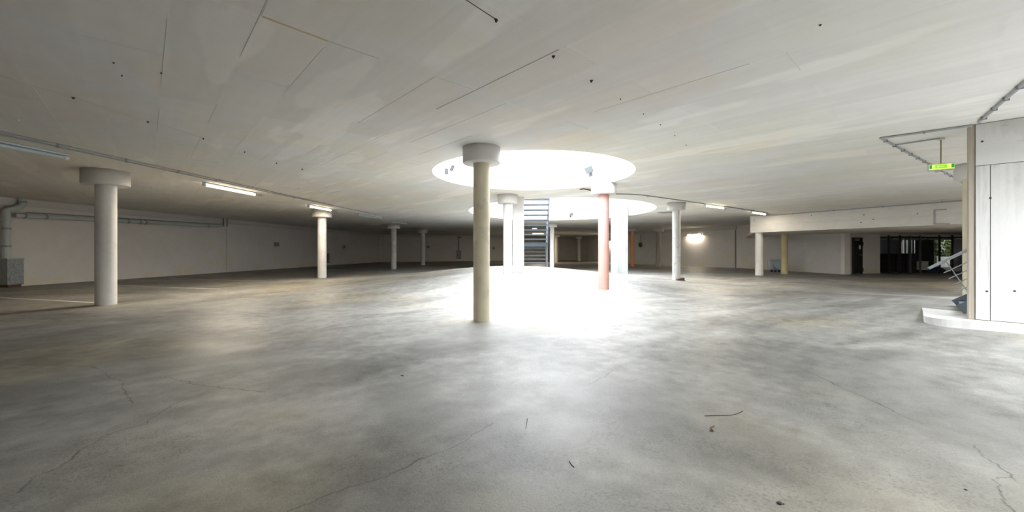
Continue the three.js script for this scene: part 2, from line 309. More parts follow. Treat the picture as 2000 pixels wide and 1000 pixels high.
// ------------------------------------------------------------------ columns
function column(x, d, r, rc, hc, shaftMat, label, top = ROOF, capMat = matCap) {
  const y = ground(x, d), g = thing('column', label, 'column', V(x, d, y), 'round concrete columns of the garage');
  const H = top - y, h1 = hc ? H - hc : H;
  part('shaft', new THREE.CylinderGeometry(r, r, h1 + 0.03, 40).translate(0, (h1 + 0.03) / 2 - 0.03, 0), shaftMat, g);
  if (hc) part('capital', new THREE.LatheGeometry([[0.001, H], [rc, H], [rc, h1 + 0.018], [rc - 0.018, h1], [r * 0.98, h1 + 0.001]].map(([a, b]) => new THREE.Vector2(a, b)), 48), capMat, g);
  return g;
}
const X = (px, d) => (px - 1000) / FOCAL * d;
const col = (px, d, kind, ...r) => column(X(px, d), d, ...(kind ? [0.172, 0.385, 0.31] : [0.135, 0.31, 0.27]), ...r);
col(207, 8.48, 1, matWhite, 'thick white column nearest the grey pipe box, by the unlit tube lamp');
col(629, 16.6, 1, paint(0.74, 0.73, 0.71, 0.06, 12), 'thick white column right below the second lit tube of the lamp row');
col(769, 25.2, 1, paint(0.55, 0.54, 0.50, 0.3, 5), 'weathered grey column in front of the far left corner');
col(826, 32.0, 1, paint(0.74, 0.72, 0.69, 0.05, 8), 'pale far column right of the weathered grey one');
col(940.5, 6.57, 0, paint(0.66, 0.60, 0.44, 0.14, 21), 'cream-yellow column in the middle, nearest the camera, chipped at its foot');
col(991.5, 12.1, 0, matWhite, 'white column touching the flat white pier left of the steel stair');
col(1078, 24.3, 0, matWhite, 'white column just right of the steel stair');
col(1086.5, 40, 1, paint(0.62, 0.55, 0.46, 0.1, 9), 'beige column half hidden behind the white one by the stair');
col(1131, 45, 1, paint(0.68, 0.64, 0.56, 0.1, 2), 'most distant cream column in front of the far right corner');
col(1179, 10.15, 0, paint(0.58, 0.32, 0.28, 0.05, 14), 'pink painted column below the far rim of the near skylight');
col(1235, 29.1, 0, paint(0.78, 0.34, 0.13, 0.05, 15), 'orange painted column behind the square concrete pier');
col(1286, 29.0, 1, paint(0.42, 0.38, 0.33, 0.08, 16), 'grey-brown column right of the orange one, close to the right wall');
col(1321, 14.1, 0, paint(0.66, 0.66, 0.63, 0.18, 17), 'scuffed grey-white column with a dark lump at its foot');
column(X(1483, 18.75), 18.75, 0.17, 0, 0, matWhite, 'white column carrying the left end of the low beam', 2.06);
column(X(1532, 20), 20, 0.15, 0, 0, paint(0.66, 0.56, 0.30, 0.08, 18), 'yellow column beside the covered bundle below the low slab', 2.06);
column(X(1902, 7.8), 7.8, 0.15, 0.27, 0.3, paint(0.72, 0.66, 0.50, 0.06, 19), 'cream column behind the stair at the right concrete wall');

// flat piers
{
  const pier = (name, px, d, w, dep, turn, top, label, mat) => {
    const x = X(px, d), y = ground(x, d) - 0.04, g = thing(name, label, 'pier', V(x, d, y)); g.rotation.y = turn;
    part('pier_body', new RoundedBoxGeometry(w, top - y, dep, 2, 0.012).translate(0, (top - y) / 2, 0), mat, g); return g;
  };
  pier('concrete_pier', 1012, 12.75, 0.36, 0.5, 0, ROOF, 'flat white pier between white column and steel stair', matWhite);
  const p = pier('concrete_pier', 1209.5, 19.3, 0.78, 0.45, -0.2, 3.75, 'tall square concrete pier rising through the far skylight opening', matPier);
  part('formwork_joint', boxAt(0.78, 0.006, 0.004, 0, 1.3, 0.226), matConduit, p); part('formwork_joint', boxAt(0.006, 2.8, 0.004, -0.2, 1.4, 0.226), matConduit, p);
}

// ------------------------------------------------------------------ right-hand stair wall, its kerb and the stair behind it
const SW = (u, n, y) => V(6.22 + (u - n) * Math.SQRT1_2, 5.35 - (u + n) * Math.SQRT1_2, y);   // u along the wall towards the camera's right, n out of its face
{
  const yk = 0.275, pts = [];
  const corner = (u, n, r, a0) => { for (let i = 0; i <= 8; i++) { const a = a0 + i / 8 * Math.PI / 2, v = SW(u + r * Math.cos(a), n + r * Math.sin(a), 0); pts.push([v.x, -v.z]); } };
  corner(-0.22, -0.02, 0.26, Math.PI / 2); corner(-0.12, -1.2, 0.36, Math.PI); const e1 = SW(4.2, -1.5, 0), e2 = SW(4.2, 0.24, 0); pts.push([e1.x, -e1.z], [e2.x, -e2.z]);
  solo('kerb', prism(pts, -0.05, yk), matFair, 'low rounded concrete kerb under the right concrete wall', 'kerb', null, 'structure');
  const g = thing('wall_stair', 'pale grey board-marked concrete wall at the right edge', 'wall', SW(0, 0, yk), null, 'structure'); g.rotation.y = -Math.PI / 4;
  const H = ROOF - yk;
  part('core', boxAt(4, H, 0.17, 2, H / 2, -0.098), matFairRaw, g);
  part('edge_strip', new RoundedBoxGeometry(0.058, H - 0.004, 0.2, 1, 0.006).translate(-0.03, H / 2, -0.1), matFairRaw, g);
  const panel = (x0, x1, y0, y1) => part('panel', new RoundedBoxGeometry(x1 - x0 - 0.006, y1 - y0 - 0.006, 0.03, 1, 0.004).translate((x0 + x1) / 2, (y0 + y1) / 2, 0), matFair, g);
  const top = 2.06; let x = 0; for (const w of [0.13, 1.25, 1.25, 1.37]) { panel(x, x + w, 0.004, top); x += w; } x = 0; for (const w of [1.38, 1.25, 1.37]) { panel(x, x + w, top, H - 0.003); x += w; }
  const hole = new THREE.CylinderGeometry(0.013, 0.013, 0.01, 10).rotateX(Math.PI / 2);
  for (const [hx, hy] of [[0.13, 1.62], [0.10, 0.39], [0.33, 0.41], [0.8, 1.6], [0.8, 0.4], [0.06, 2.38], [1.4, 1.6], [1.4, 0.4]]) part('tie_hole', hole, matHole, g, new THREE.Vector3(hx, hy, 0.012));
  // stair
  const st = thing('steel_stair', 'blue-grey steel stair with handrail behind the right concrete wall', 'stair', new THREE.Vector3());
  const n0 = -0.62, n1 = -1.5, slope = 0.72, run = 0.26;
  for (let i = 0; i < 10; i++) { const u = 0.06 + i * run, y = yk + 0.10 + i * run * slope; part('tread', bar(SW(u, n0 - 0.03, y), SW(u, n1 + 0.03, y), 0.25, 0.035), matSteelDark, st); }
  for (const n of [n0, n1]) part('stringer', bar(SW(-0.1, n, yk + 0.06), SW(2.4, n, yk + 0.06 + 2.5 * slope), 0.014, 0.14), matSteelDark, st);
  const y0 = 0.93; part('handrail', rod(SW(-0.42, n0, y0), SW(2.2, n0, y0 + 2.62 * slope), 0.021, 14), matSteel, st);
  for (let k = 0; k < 4; k++) part('rail_bar', rod(SW(-0.26 + k * 0.05, n0, y0 - 0.06 - k * 0.085), SW(2.2, n0, y0 - 0.06 - k * 0.085 + (2.46 - k * 0.05) * slope), 0.007, 8), matSteel, st);
  for (const u of [-0.24, 0.9, 2.0]) part('baluster', bar(SW(u, n0 + 0.02, y0 + (u + 0.42) * slope - 0.01), SW(u + 0.26, n0 + 0.02, yk + 0.05 + (u + 0.5) * slope), 0.05, 0.012), matSteel, st);
}

// ------------------------------------------------------------------ steel stair up through the far well (climbs towards the camera)
{
  const xc = 0, w = 0.5, y0 = ground(1.03, 18.4), st = thing('open_tread_stair', 'open-tread steel stair with landing climbing through the far skylight', 'stair', new THREE.Vector3()); st.rotation.y = -0.0565;
  const tread = (d, y, ww) => part('tread', merge([boxAt(2 * ww, 0.035, 0.2, xc, y, -d), boxAt(2 * ww, 0.05, 0.012, xc, y - 0.008, -d - 0.1), boxAt(2 * ww, 0.05, 0.012, xc, y - 0.008, -d + 0.1)]), matStair, st);
  const yl = 1.50, n1 = 6, r1 = (yl - y0) / (n1 + 1);
  for (let i = 0; i < n1; i++) tread(18.3 - i * 0.2, y0 + (i + 1) * r1, w);
  part('landing', merge([boxAt(1.06, 0.05, 1.0, xc, yl, -16.65), boxAt(1.1, 0.16, 0.03, xc, yl - 0.04, -16.15), boxAt(1.1, 0.16, 0.03, xc, yl - 0.04, -17.15)]), matStairDark, st);
  for (let i = 0; i < 14; i++) tread(16.0 - i * 0.19, yl + (i + 1) * 0.175, w);
  for (const s of [-1, 1]) {
    const x = xc + s * (w + 0.025);
    part('stringer', merge([bar(V(x, 18.5, y0), V(x, 17.1, yl), 0.03, 0.2), bar(V(x, 17.15, yl), V(x, 16.1, yl), 0.03, 0.2), bar(V(x, 16.15, yl), V(x, 13.3, yl + 2.63), 0.03, 0.2)]), matStair, st);
    part('handrail', path([V(x, 18.5, y0 + 0.95), V(x, 17.1, yl + 0.95), V(x, 16.1, yl + 0.95), V(x, 14.0, yl + 2.9)], 0.021, 10), matStair, st);
    for (const [d, y] of [[18.4, y0], [17.1, yl], [16.2, yl], [15.1, yl + 0.95]]) part('rail_post', rod(V(x, d, y), V(x, d, y + 0.97), 0.017, 8), matStair, st);
  }
  for (const [d] of [[17.12], [16.18]]) for (const s of [-1, 1]) part('support_post', rod(V(xc + s * 0.5, d, ground(0.95, d) - 0.02), V(xc + s * 0.5, d, yl - 0.1), 0.03, 10), matStair, st);
  part('notice_plate', boxAt(0.2, 0.08, 0.01, xc, 2.06, -15.6), matPlastic, st);
}

// ------------------------------------------------------------------ tube lamps
function lamp(a, b, lit, label, group, power = 260) {                      // a, b: ends on the surface above
  const dir = b.clone().sub(a), L = dir.length(), g = thing('tube_lamp', label, 'lamp', a.clone().add(b).multiplyScalar(0.5), group);
  g.rotation.y = Math.atan2(-dir.z, dir.x);
  part('housing', new RoundedBoxGeometry(L, 0.035, 0.085, 2, 0.01).translate(0, -0.02, 0), matHousing, g);
  part('tube', new THREE.CapsuleGeometry(0.03, L - 0.12, 6, 16).rotateZ(Math.PI / 2).translate(0, -0.07, 0), lit ? matTube : matLens, g);
  for (const s of [-1, 1]) part('end_cap', new THREE.CylinderGeometry(0.036, 0.036, 0.06, 16).rotateZ(Math.PI / 2).translate(s * (L / 2 - 0.03), -0.07, 0), lit ? matHousing : matPlastic, g);
  if (lit) { const l = new THREE.RectAreaLight(new THREE.Color().setRGB(1, 0.87, 0.68), power, L - 0.15, 0.05); l.position.set(0, -0.105, 0); l.rotation.x = -Math.PI / 2; g.add(l); }
  return g;
}
const rowL = 'tube lamps in the row along the left bays', rowR = 'tube lamps on the right conduit';
lamp(onCeiling(-170, 240), onCeiling(133, 301), false, 'unlit bluish tube lamp at the left picture edge', rowL);
lamp(onCeiling(397, 355), onCeiling(500, 376), true, 'first lit tube lamp of the left row, longest in view', rowL);
lamp(onCeiling(602, 399), onCeiling(647, 407.5), true, 'second lit tube lamp, in front of a column capital', rowL, 130);
lamp(onCeiling(700, 417), onCeiling(744, 424), false, 'unlit tube lamp between lit lamp and grey column', rowL);
lamp(onCeiling(768, 431.5), onCeiling(794, 435.5), false, 'last unlit tube lamp above the weathered grey column', rowL);
lamp(onCeiling(1376, 398), onCeiling(1414, 403), true, 'lit tube lamp on the right conduit, nearer the skylight', rowR);
lamp(onCeiling(1467, 411.5), onCeiling(1495, 416), true, 'lit tube lamp above the end of the low beam', rowR, 35);
lamp(V(1.9, 38, ROOF), V(3.1, 38.4, ROOF), true, 'distant lit tube lamp glimpsed beside the open-tread stair', rowR, 350);
lamp(V(15.6, 11.6, 2.06), V(16.9, 11.9, 2.06), true, 'lit tube lamp under the low slab, hidden by the stair wall', rowR, 320);
{ // lamps fixed to the right wall
  const wl = (a, b, t, y, label) => { const dx = b[0] - a[0], dd = b[1] - a[1], L = Math.hypot(dx, dd), nx = dd / L, nd = -dx / L, half = 0.62 / L, o = 0.1;
    const g = lamp(V(a[0] + dx * (t - half) + nx * o, a[1] + dd * (t - half) + nd * o, y), V(a[0] + dx * (t + half) + nx * o, a[1] + dd * (t + half) + nd * o, y), true, label, 'tube lamps on the right wall', 110);
    part('bracket', new THREE.BoxGeometry(0.6, 0.06, 0.1).translate(0, 0, -0.04), matHousing, g); };
  wl(OUT[4], OUT[5], 0.66, 2.48, 'lit tube lamp on the right wall behind the scuffed column');
  wl(OUT[3], OUT[4], 0.66, 2.2, 'lit tube lamp on the rear wall glimpsed between pink column and pier');
}

// ------------------------------------------------------------------ conduits on the ceiling and the beam
function conduit(pts, r, label, clips = 0.9, smoothLine = 0, group) {
  const g = thing('conduit', label, 'conduit', new THREE.Vector3(), group); part('tube', path(pts, r, 8, smoothLine), matConduit, g);
  for (let i = 1; i < pts.length; i++) { const L = pts[i].distanceTo(pts[i - 1]), n = Math.min(14, Math.floor(L / clips)); for (let k = 0; k < n; k++) { const p = pts[i - 1].clone().lerp(pts[i], (k + 0.5) / n), d = pts[i].clone().sub(pts[i - 1]); const c = part('clip', new THREE.BoxGeometry(0.02, r * 2.6, r * 3), matClip, g, p); c.rotation.y = Math.atan2(-d.z, d.x); } }
}
const drop = 0.016;
conduit([onCeiling(-200, 220, drop), onCeiling(300, 327, drop), onCeiling(510, 372.5, drop), onCeiling(742, 420.5, drop)], 0.012, 'long conduit above the left lamp row, outer of the pair');
conduit([onCeiling(-200, 214, drop), onCeiling(300, 323, drop), onCeiling(520, 372, drop), onCeiling(650, 400.5, drop)], 0.012, 'long conduit above the left lamp row, inner of the pair');
conduit([onCeiling(1203, 379, drop), onCeiling(1240, 380, drop), onCeiling(1290, 386, drop), onCeiling(1376, 398, drop)], 0.014, 'thin conduit curving from pink column to right lamp', 1.2, 0.5);
conduit([onCeiling(1414, 403, drop), onCeiling(1500, 416, drop)], 0.02, 'conduit joining the two lit lamps on the right');
const bm = (t, y, out = 0.03) => V(11.3 + 6.3 * t - 0.894 * out, 18.9 - 12.6 * t - 0.447 * out, y);
conduit([bm(0.0, 2.86), bm(0.08, 2.81), bm(0.62, 2.80)], 0.02, 'grey conduit running along the upper face of the low beam', 1.5);
conduit([bm(0.465, 2.56, 0.02), bm(0.445, 2.56, 0.02), bm(0.445, 2.10, 0.02), bm(0.47, 2.08, 0.02)], 0.02, 'short bent conduit down the beam face by the cream column');
conduit([onCeiling(2040, 128, drop), onCeiling(1912, 238, drop)], 0.018, 'conduit crossing the ceiling to the top of the stair wall', 0.4);
conduit([onCeiling(1899, 245, drop), onCeiling(1720, 270, drop), onCeiling(1884, 358, drop)], 0.016, 'conduit bending sharply beside the hanging exit sign', 0.5);
conduit([onCeiling(1751, 283.2, drop), onCeiling(1836, 270, drop)], 0.010, 'thin branch conduit feeding the hanging exit sign', 0.5);
{
  const jb = (px, py, label) => { const g = thing('junction_box', label, 'junction box', onCeiling(px, py)); part('box', new RoundedBoxGeometry(0.11, 0.05, 0.11, 2, 0.012).translate(0, -0.026, 0), matPlastic, g); part('gland', new THREE.CylinderGeometry(0.02, 0.02, 0.05, 10).rotateZ(Math.PI / 2).translate(-0.07, -0.026, 0), matConduit, g); };
  jb(511, 380, 'small white junction box after the first lit lamp'); jb(660, 411, 'small junction box after the second lit lamp'); jb(1421, 407, 'small junction box after the lit right lamp');
  const vent = thing('ceiling_plate', 'flat dark diamond plate on the ceiling left of the scuffed column', 'plate', onCeiling(1302, 414.5)); part('plate', boxAt(0.55, 0.03, 0.55, 0, -0.015, 0), matConduit, vent); part('rim', boxAt(0.6, 0.012, 0.6, 0, -0.006, 0), matClip, vent); vent.rotation.y = 0.75;
  const stub = thing('conduit_stub', 'rusty broken conduit stub beside the pink column capital', 'conduit', new THREE.Vector3()); part('tube', path([onCeiling(1133, 370, 0.02), onCeiling(1140, 369, 0.03), onCeiling(1156, 372, 0.02)], 0.016, 8), matRust, stub);
}

// ------------------------------------------------------------------ exit sign hanging from the ceiling
{
  const g = thing('exit_sign', 'glowing green exit sign hanging from a rod at right', 'sign', V(6.46, 6.0, 0)); g.rotation.y = -Math.atan2(0.14, 0.23);
  const ys = 2.46;
  part('rod', new THREE.CylinderGeometry(0.008, 0.008, ROOF - ys - 0.05, 10).translate(0, (ROOF + ys + 0.05) / 2, 0), std(0.38, 0.28, 0.15, 0.5, 0.3), g);
  part('ceiling_rose', new THREE.CylinderGeometry(0.04, 0.045, 0.03, 16).translate(0, ROOF - 0.016, 0), matPlastic, g);
  part('case', new RoundedBoxGeometry(0.285, 0.105, 0.05, 2, 0.008).translate(0, ys, 0), std(0.72, 0.74, 0.66, 0.5), g);
  const glow = (r, gr, b, k) => std(r, gr, b, 0.4, 0, { emissive: new THREE.Color().setRGB(r, gr, b), emissiveIntensity: k });
  const face = part('face', boxAt(0.265, 0.078, 0.004, 0, ys + 0.004, 0.027), glow(0.70, 0.85, 0.16, 0.38), g), green = glow(0.02, 0.34, 0.05, 0.3);
  part('panel', boxAt(0.125, 0.05, 0.003, -0.008, ys + 0.008, 0.0295), glow(0.26, 0.75, 0.03, 0.35), face);
  for (const s of [-1, 1]) part('pictogram', boxAt(0.026, 0.056, 0.003, s * 0.117, ys + 0.008, 0.0295), green, face);
  part('arrow', merge([boxAt(0.075, 0.008, 0.002, -0.012, ys + 0.008, 0.032), bar(new THREE.Vector3(-0.05, ys + 0.008, 0.032), new THREE.Vector3(-0.032, ys + 0.022, 0.032), 0.002, 0.007), bar(new THREE.Vector3(-0.05, ys + 0.008, 0.032), new THREE.Vector3(-0.032, ys - 0.006, 0.032), 0.002, 0.007)]), glow(0.55, 0.85, 0.3, 0.4), face);
  part('down_light', new THREE.SphereGeometry(0.022, 14, 10).scale(1.3, 0.7, 1).translate(-0.04, ys - 0.062, 0), matLens, g);
  const l = new THREE.RectAreaLight(new THREE.Color().setRGB(0.6, 1, 0.3), 0.8, 0.26, 0.07); l.position.set(0, ys, 0.036); l.rotation.y = Math.PI; g.add(l);
}

// ------------------------------------------------------------------ floodlights on the well walls
const matFlood = std(0.06, 0.065, 0.075, 0.6), matFloodLens = std(0.13, 0.14, 0.15, 0.3);
function flood(x, d, y, cx, cd, tilt, label) {
  const g = thing('floodlight', label, 'floodlight', V(x, d, y), 'floodlights inside the light wells'); g.rotation.y = Math.atan2(cx - x, -(cd - d));
  part('mount', new RoundedBoxGeometry(0.1, 0.13, 0.05, 2, 0.012).translate(0, 0, 0.025), matFlood, g);
  part('arm', rod(new THREE.Vector3(0, 0, 0.04), new THREE.Vector3(0.05, 0.05, 0.14), 0.012), matSteelDark, g);
  const h = part('head', merge([new RoundedBoxGeometry(0.2, 0.16, 0.05, 2, 0.012), boxAt(0.16, 0.12, 0.03, 0, 0, -0.035)]), matFlood, g, new THREE.Vector3(0.06, 0.08, 0.17)); h.rotation.set(tilt, 0.35, 0.12);
  part('lens', boxAt(0.17, 0.13, 0.004, 0, 0, 0.027), matFloodLens, h);
}
flood(2.06, 10.38, 3.2, 0.46, 8.91, 0.5, 'floodlight on the right inner rim of the near skylight');
flood(-1.6, 9.62, 3.12, 0.46, 8.91, 0.5, 'floodlight on the left inner rim, left of the cream-yellow column');
flood(3.2, 21.75, 3.1, 2.05, 17.36, 0.5, 'small floodlight on the far rim of the second skylight');

// ------------------------------------------------------------------ left wall services
const LW = (d, y, out = 0) => V(-17.14 + 0.0839 * d + out, d, y);
{
  const g = thing('drain_pipe', 'thick grey-green drain pipe dropping from the ceiling at left', 'pipe', new THREE.Vector3()), r = 0.09;
  const d0 = 12.52, top = 2.9;
  part('pipe', new THREE.TubeGeometry(new THREE.CatmullRomCurve3([LW(12.9, top, 0.2), LW(12.9, 2.72, 0.2), LW(12.87, 2.66, 0.2), LW(12.7, 2.54, 0.2), LW(d0, 2.46, 0.2), LW(d0, 2.34, 0.2), LW(d0, 1.6, 0.2), LW(d0, 0.98, 0.2)], false, 'centripetal'), 90, r, 20), matPipe, g);
  for (const y of [1.1, 1.35, 1.9, 2.1]) part('coupling', new THREE.CylinderGeometry(r + 0.012, r + 0.012, 0.06, 20), y === 1.1 || y === 2.1 ? matPipe : matPipeRing, g, LW(d0, y, 0.2));
  part('coupling', new THREE.CylinderGeometry(r + 0.012, r + 0.012, 0.05, 20), matPipeRing, g, LW(12.9, 2.78, 0.2));
  const b = thing('pipe_guard', 'grey speckled sheet-metal box around the foot of the drain pipe', 'box', LW(12.63, 0.13, 0.19)); b.rotation.y = -0.084;
  const speck = new THREE.MeshStandardMaterial({ map: colourMap(128, 128, (u, v) => { const n = fbm(u * 22, v * 22, 3), c = 0.26 + 0.24 * (n - 0.4); return [c * 0.95, c * 1.02, c * 1.05]; }), roughness: 0.45, metalness: 0.5 });
  part('body', new RoundedBoxGeometry(0.35, 0.83, 0.4, 2, 0.012).translate(0, 0.415, 0), speck, b); part('lid_rim', boxAt(0.37, 0.03, 0.42, 0, 0.825, 0), matGalv, b);
  part('foot', boxAt(0.3, 0.16, 0.32, -0.01, -0.06, 0), matRust, b);
  const h = thing('overhead_pipe', 'long grey horizontal pipe sloping along the left wall', 'pipe', new THREE.Vector3());
  const a = LW(12.75, 2.34, 0.15), e = LW(20.6, 2.48, 0.16);
  part('pipe', merge([rod(a, e, 0.075, 16), rod(e, LW(21.1, 2.56, 0.1), 0.075, 14), rod(LW(21.1, 2.56, 0.1), LW(21.15, 2.88, 0.1), 0.07, 14), new THREE.SphereGeometry(0.075, 14, 10).translate(e.x, e.y, e.z)]), matPipe, h);
  for (const t of [0.03, 0.1, 0.44, 0.5, 0.53, 0.93]) part('coupling', rod(a.clone().lerp(e, t - 0.004), a.clone().lerp(e, t + 0.004), 0.088, 16), matPipeRing, h);
  for (const d of [20.95, 21.2]) part('bracket', rod(LW(d, 2.5, 0.2), LW(d, 2.9, 0.2), 0.02), matRust, h);
  const c = thing('wall_conduit', 'thin dark conduit right above the sloping left pipe', 'conduit', new THREE.Vector3()); part('tube', rod(LW(13.1, 2.47, 0.05), LW(21, 2.6, 0.05), 0.014), matClip, c);
  const sw = (p, turn, w, hh, label, name, m1) => { const q = thing(name, label, 'wall box', p); q.rotation.y = turn; part('case', new RoundedBoxGeometry(w, hh, 0.08, 2, 0.01).translate(0, 0, 0.045), m1, q); part('cover', new RoundedBoxGeometry(w * 0.8, hh * 0.8, 0.012, 1, 0.004).translate(0, 0, 0.09), matClip, q); return q; };
  const tl = Math.PI / 2 - 0.084 + 0;
  const dl = (px) => 17.14 / (0.0839 - (px - 1000) / FOCAL);
  sw(LW(dl(539), 1.2 + 0.42, 0), tl, 0.4, 0.26, 'grey louvre box on the left wall, nearer one', 'wall_vent', matGalv);
  sw(LW(dl(671), 1.2 + 0.34, 0), tl, 0.34, 0.24, 'small grey box on the left wall behind the thick column', 'wall_vent', matConduit);
  sw(LW(dl(640), 0.62, 0), tl, 0.26, 0.75, 'tall dark cabinet low on the left wall behind the thick column', 'wall_cabinet', matSteelDark);
  const FW = (t, y) => V(-13.7 + 22.05 * t, 41 + 9 * t, y), tf = Math.atan2(9, 22.05), tp = (px) => { const k = (px - 1000) / FOCAL; return (k * 41 + 13.7) / (22.05 - 9 * k); };
  const ub = sw(FW(tp(896), 0.78), tf, 0.5, 0.95, 'dark utility cabinet with riser pipe on the far wall', 'wall_cabinet', matSteelDark);
  part('riser', rod(new THREE.Vector3(0, 0.47, 0.04), new THREE.Vector3(0, 1.9, 0.04), 0.045), matSteelDark, ub); part('elbow', boxAt(0.4, 0.16, 0.12, 0.05, 1.92, 0.05), matSteelDark, ub);
  sw(FW(tp(836), 1.62), tf, 0.34, 0.26, 'small grey box on the far wall beside the pale far column', 'wall_vent', matConduit);
  sw(FW(tp(964), 1.5), tf, 0.3, 0.26, 'small grey box on the far wall right of the cream-yellow column', 'wall_vent', matConduit);
  const w2 = Math.atan2(26.9 - 35, 15.2 - 10.6); const hk = thing('hose_hook', 'dark hook box hanging on a cord from the right wall ledge', 'wall box', V(11.05, 34.1, 1.72)); hk.rotation.y = w2;
  part('body', new THREE.SphereGeometry(0.19, 14, 10).scale(1, 1.1, 0.5).translate(0, 0, 0.1), matRust, hk); part('cord', rod(new THREE.Vector3(0, 0.15, 0.05), new THREE.Vector3(0, 0.9, 0.05), 0.02), matClip, hk);
}

// ------------------------------------------------------------------ black door, bundle, lump
{
  const a = ROOM[7], b = ROOM[8], L = Math.hypot(b[0] - a[0], b[1] - a[1]), d = thing('door_1', 'black steel door in the recess right of the low bays', 'door', V(a[0], a[1], 0.05), null, 'structure'); d.rotation.y = Math.atan2(b[1] - a[1], b[0] - a[0]);
  part('leaf', new RoundedBoxGeometry(L - 0.06, 1.72, 0.05, 2, 0.008).translate(L / 2, 0.88, 0.04), matBlack, d); part('frame', merge([boxAt(0.05, 1.8, 0.09, 0.03, 0.9, 0.045), boxAt(0.05, 1.8, 0.09, L - 0.03, 0.9, 0.045), boxAt(L, 0.06, 0.09, L / 2, 1.79, 0.045)]), matBlack2, d);
  part('notice', boxAt(0.14, 0.2, 0.004, L * 0.72, 1.33, 0.068), matPlastic, d); part('handle', boxAt(0.1, 0.025, 0.03, L * 0.82, 0.95, 0.085), matSteel, d); part('closer', boxAt(0.25, 0.05, 0.05, L * 0.4, 1.68, 0.09), matClip, d);
  for (const y of [0.2, 1.5]) part('hinge', boxAt(0.04, 0.2, 0.07, L - 0.01, y, 0.08), matBlack2, d);
  const bx = X(1518, 21.6), bu = thing('covered_bundle', 'pale blue plastic-wrapped bundle on wheels by the yellow column', 'bundle', V(bx, 21.6, ground(bx, 21.6)));
  const sg = new THREE.SphereGeometry(1, 40, 28), p = sg.attributes.position;
  for (let i = 0; i < p.count; i++) { const x = p.getX(i), y = p.getY(i), z = p.getZ(i), k = 1 + 0.22 * (fbm(x * 2.4 + 5 + z, y * 2.4 + z * 1.7, 4) - 0.5) * 2, q = (v) => Math.sign(v) * Math.pow(Math.abs(v), 0.7); p.setXYZ(i, q(x) * 0.34 * k, 0.40 + q(y) * 0.3 * k, q(z) * 0.28 * k); }
  sg.computeVertexNormals(); part('cover', sg, std(0.42, 0.52, 0.56, 0.4), bu);
  for (const [x, z] of [[-0.2, 0.15], [0.2, 0.15], [-0.2, -0.15], [0.2, -0.15]]) part('wheel', new THREE.CylinderGeometry(0.06, 0.06, 0.04, 14).rotateX(Math.PI / 2).translate(x, 0.06, z), matBlack, bu);
  part('tray', boxAt(0.56, 0.03, 0.42, 0, 0.12, 0), matSteelDark, bu); part('push_handle', path([new THREE.Vector3(-0.36, 0.14, -0.2), new THREE.Vector3(-0.4, 0.62, -0.2), new THREE.Vector3(-0.4, 0.62, 0.2), new THREE.Vector3(-0.36, 0.14, 0.2)], 0.012), matSteel, bu);
  const lx = X(1328, 13.95), lump = thing('rubber_wedge', 'dark red-black rubber wedge at the foot of the scuffed column', 'wedge', V(lx, 13.95, ground(lx, 13.95)));
  const wg = new RoundedBoxGeometry(0.26, 0.13, 0.2, 3, 0.03), wp = wg.attributes.position; for (let i = 0; i < wp.count; i++) wp.setY(i, (wp.getY(i) + 0.065) * (0.62 + wp.getX(i) * 1.3) * (1 + 0.3 * (noise(wp.getX(i) * 20, wp.getZ(i) * 20) - 0.5)));
  wg.computeVertexNormals(); part('body', wg, std(0.09, 0.055, 0.055, 0.8), lump); part('sole', boxAt(0.3, 0.02, 0.22, 0, 0.008, 0), std(0.2, 0.1, 0.09, 0.8), lump);
}

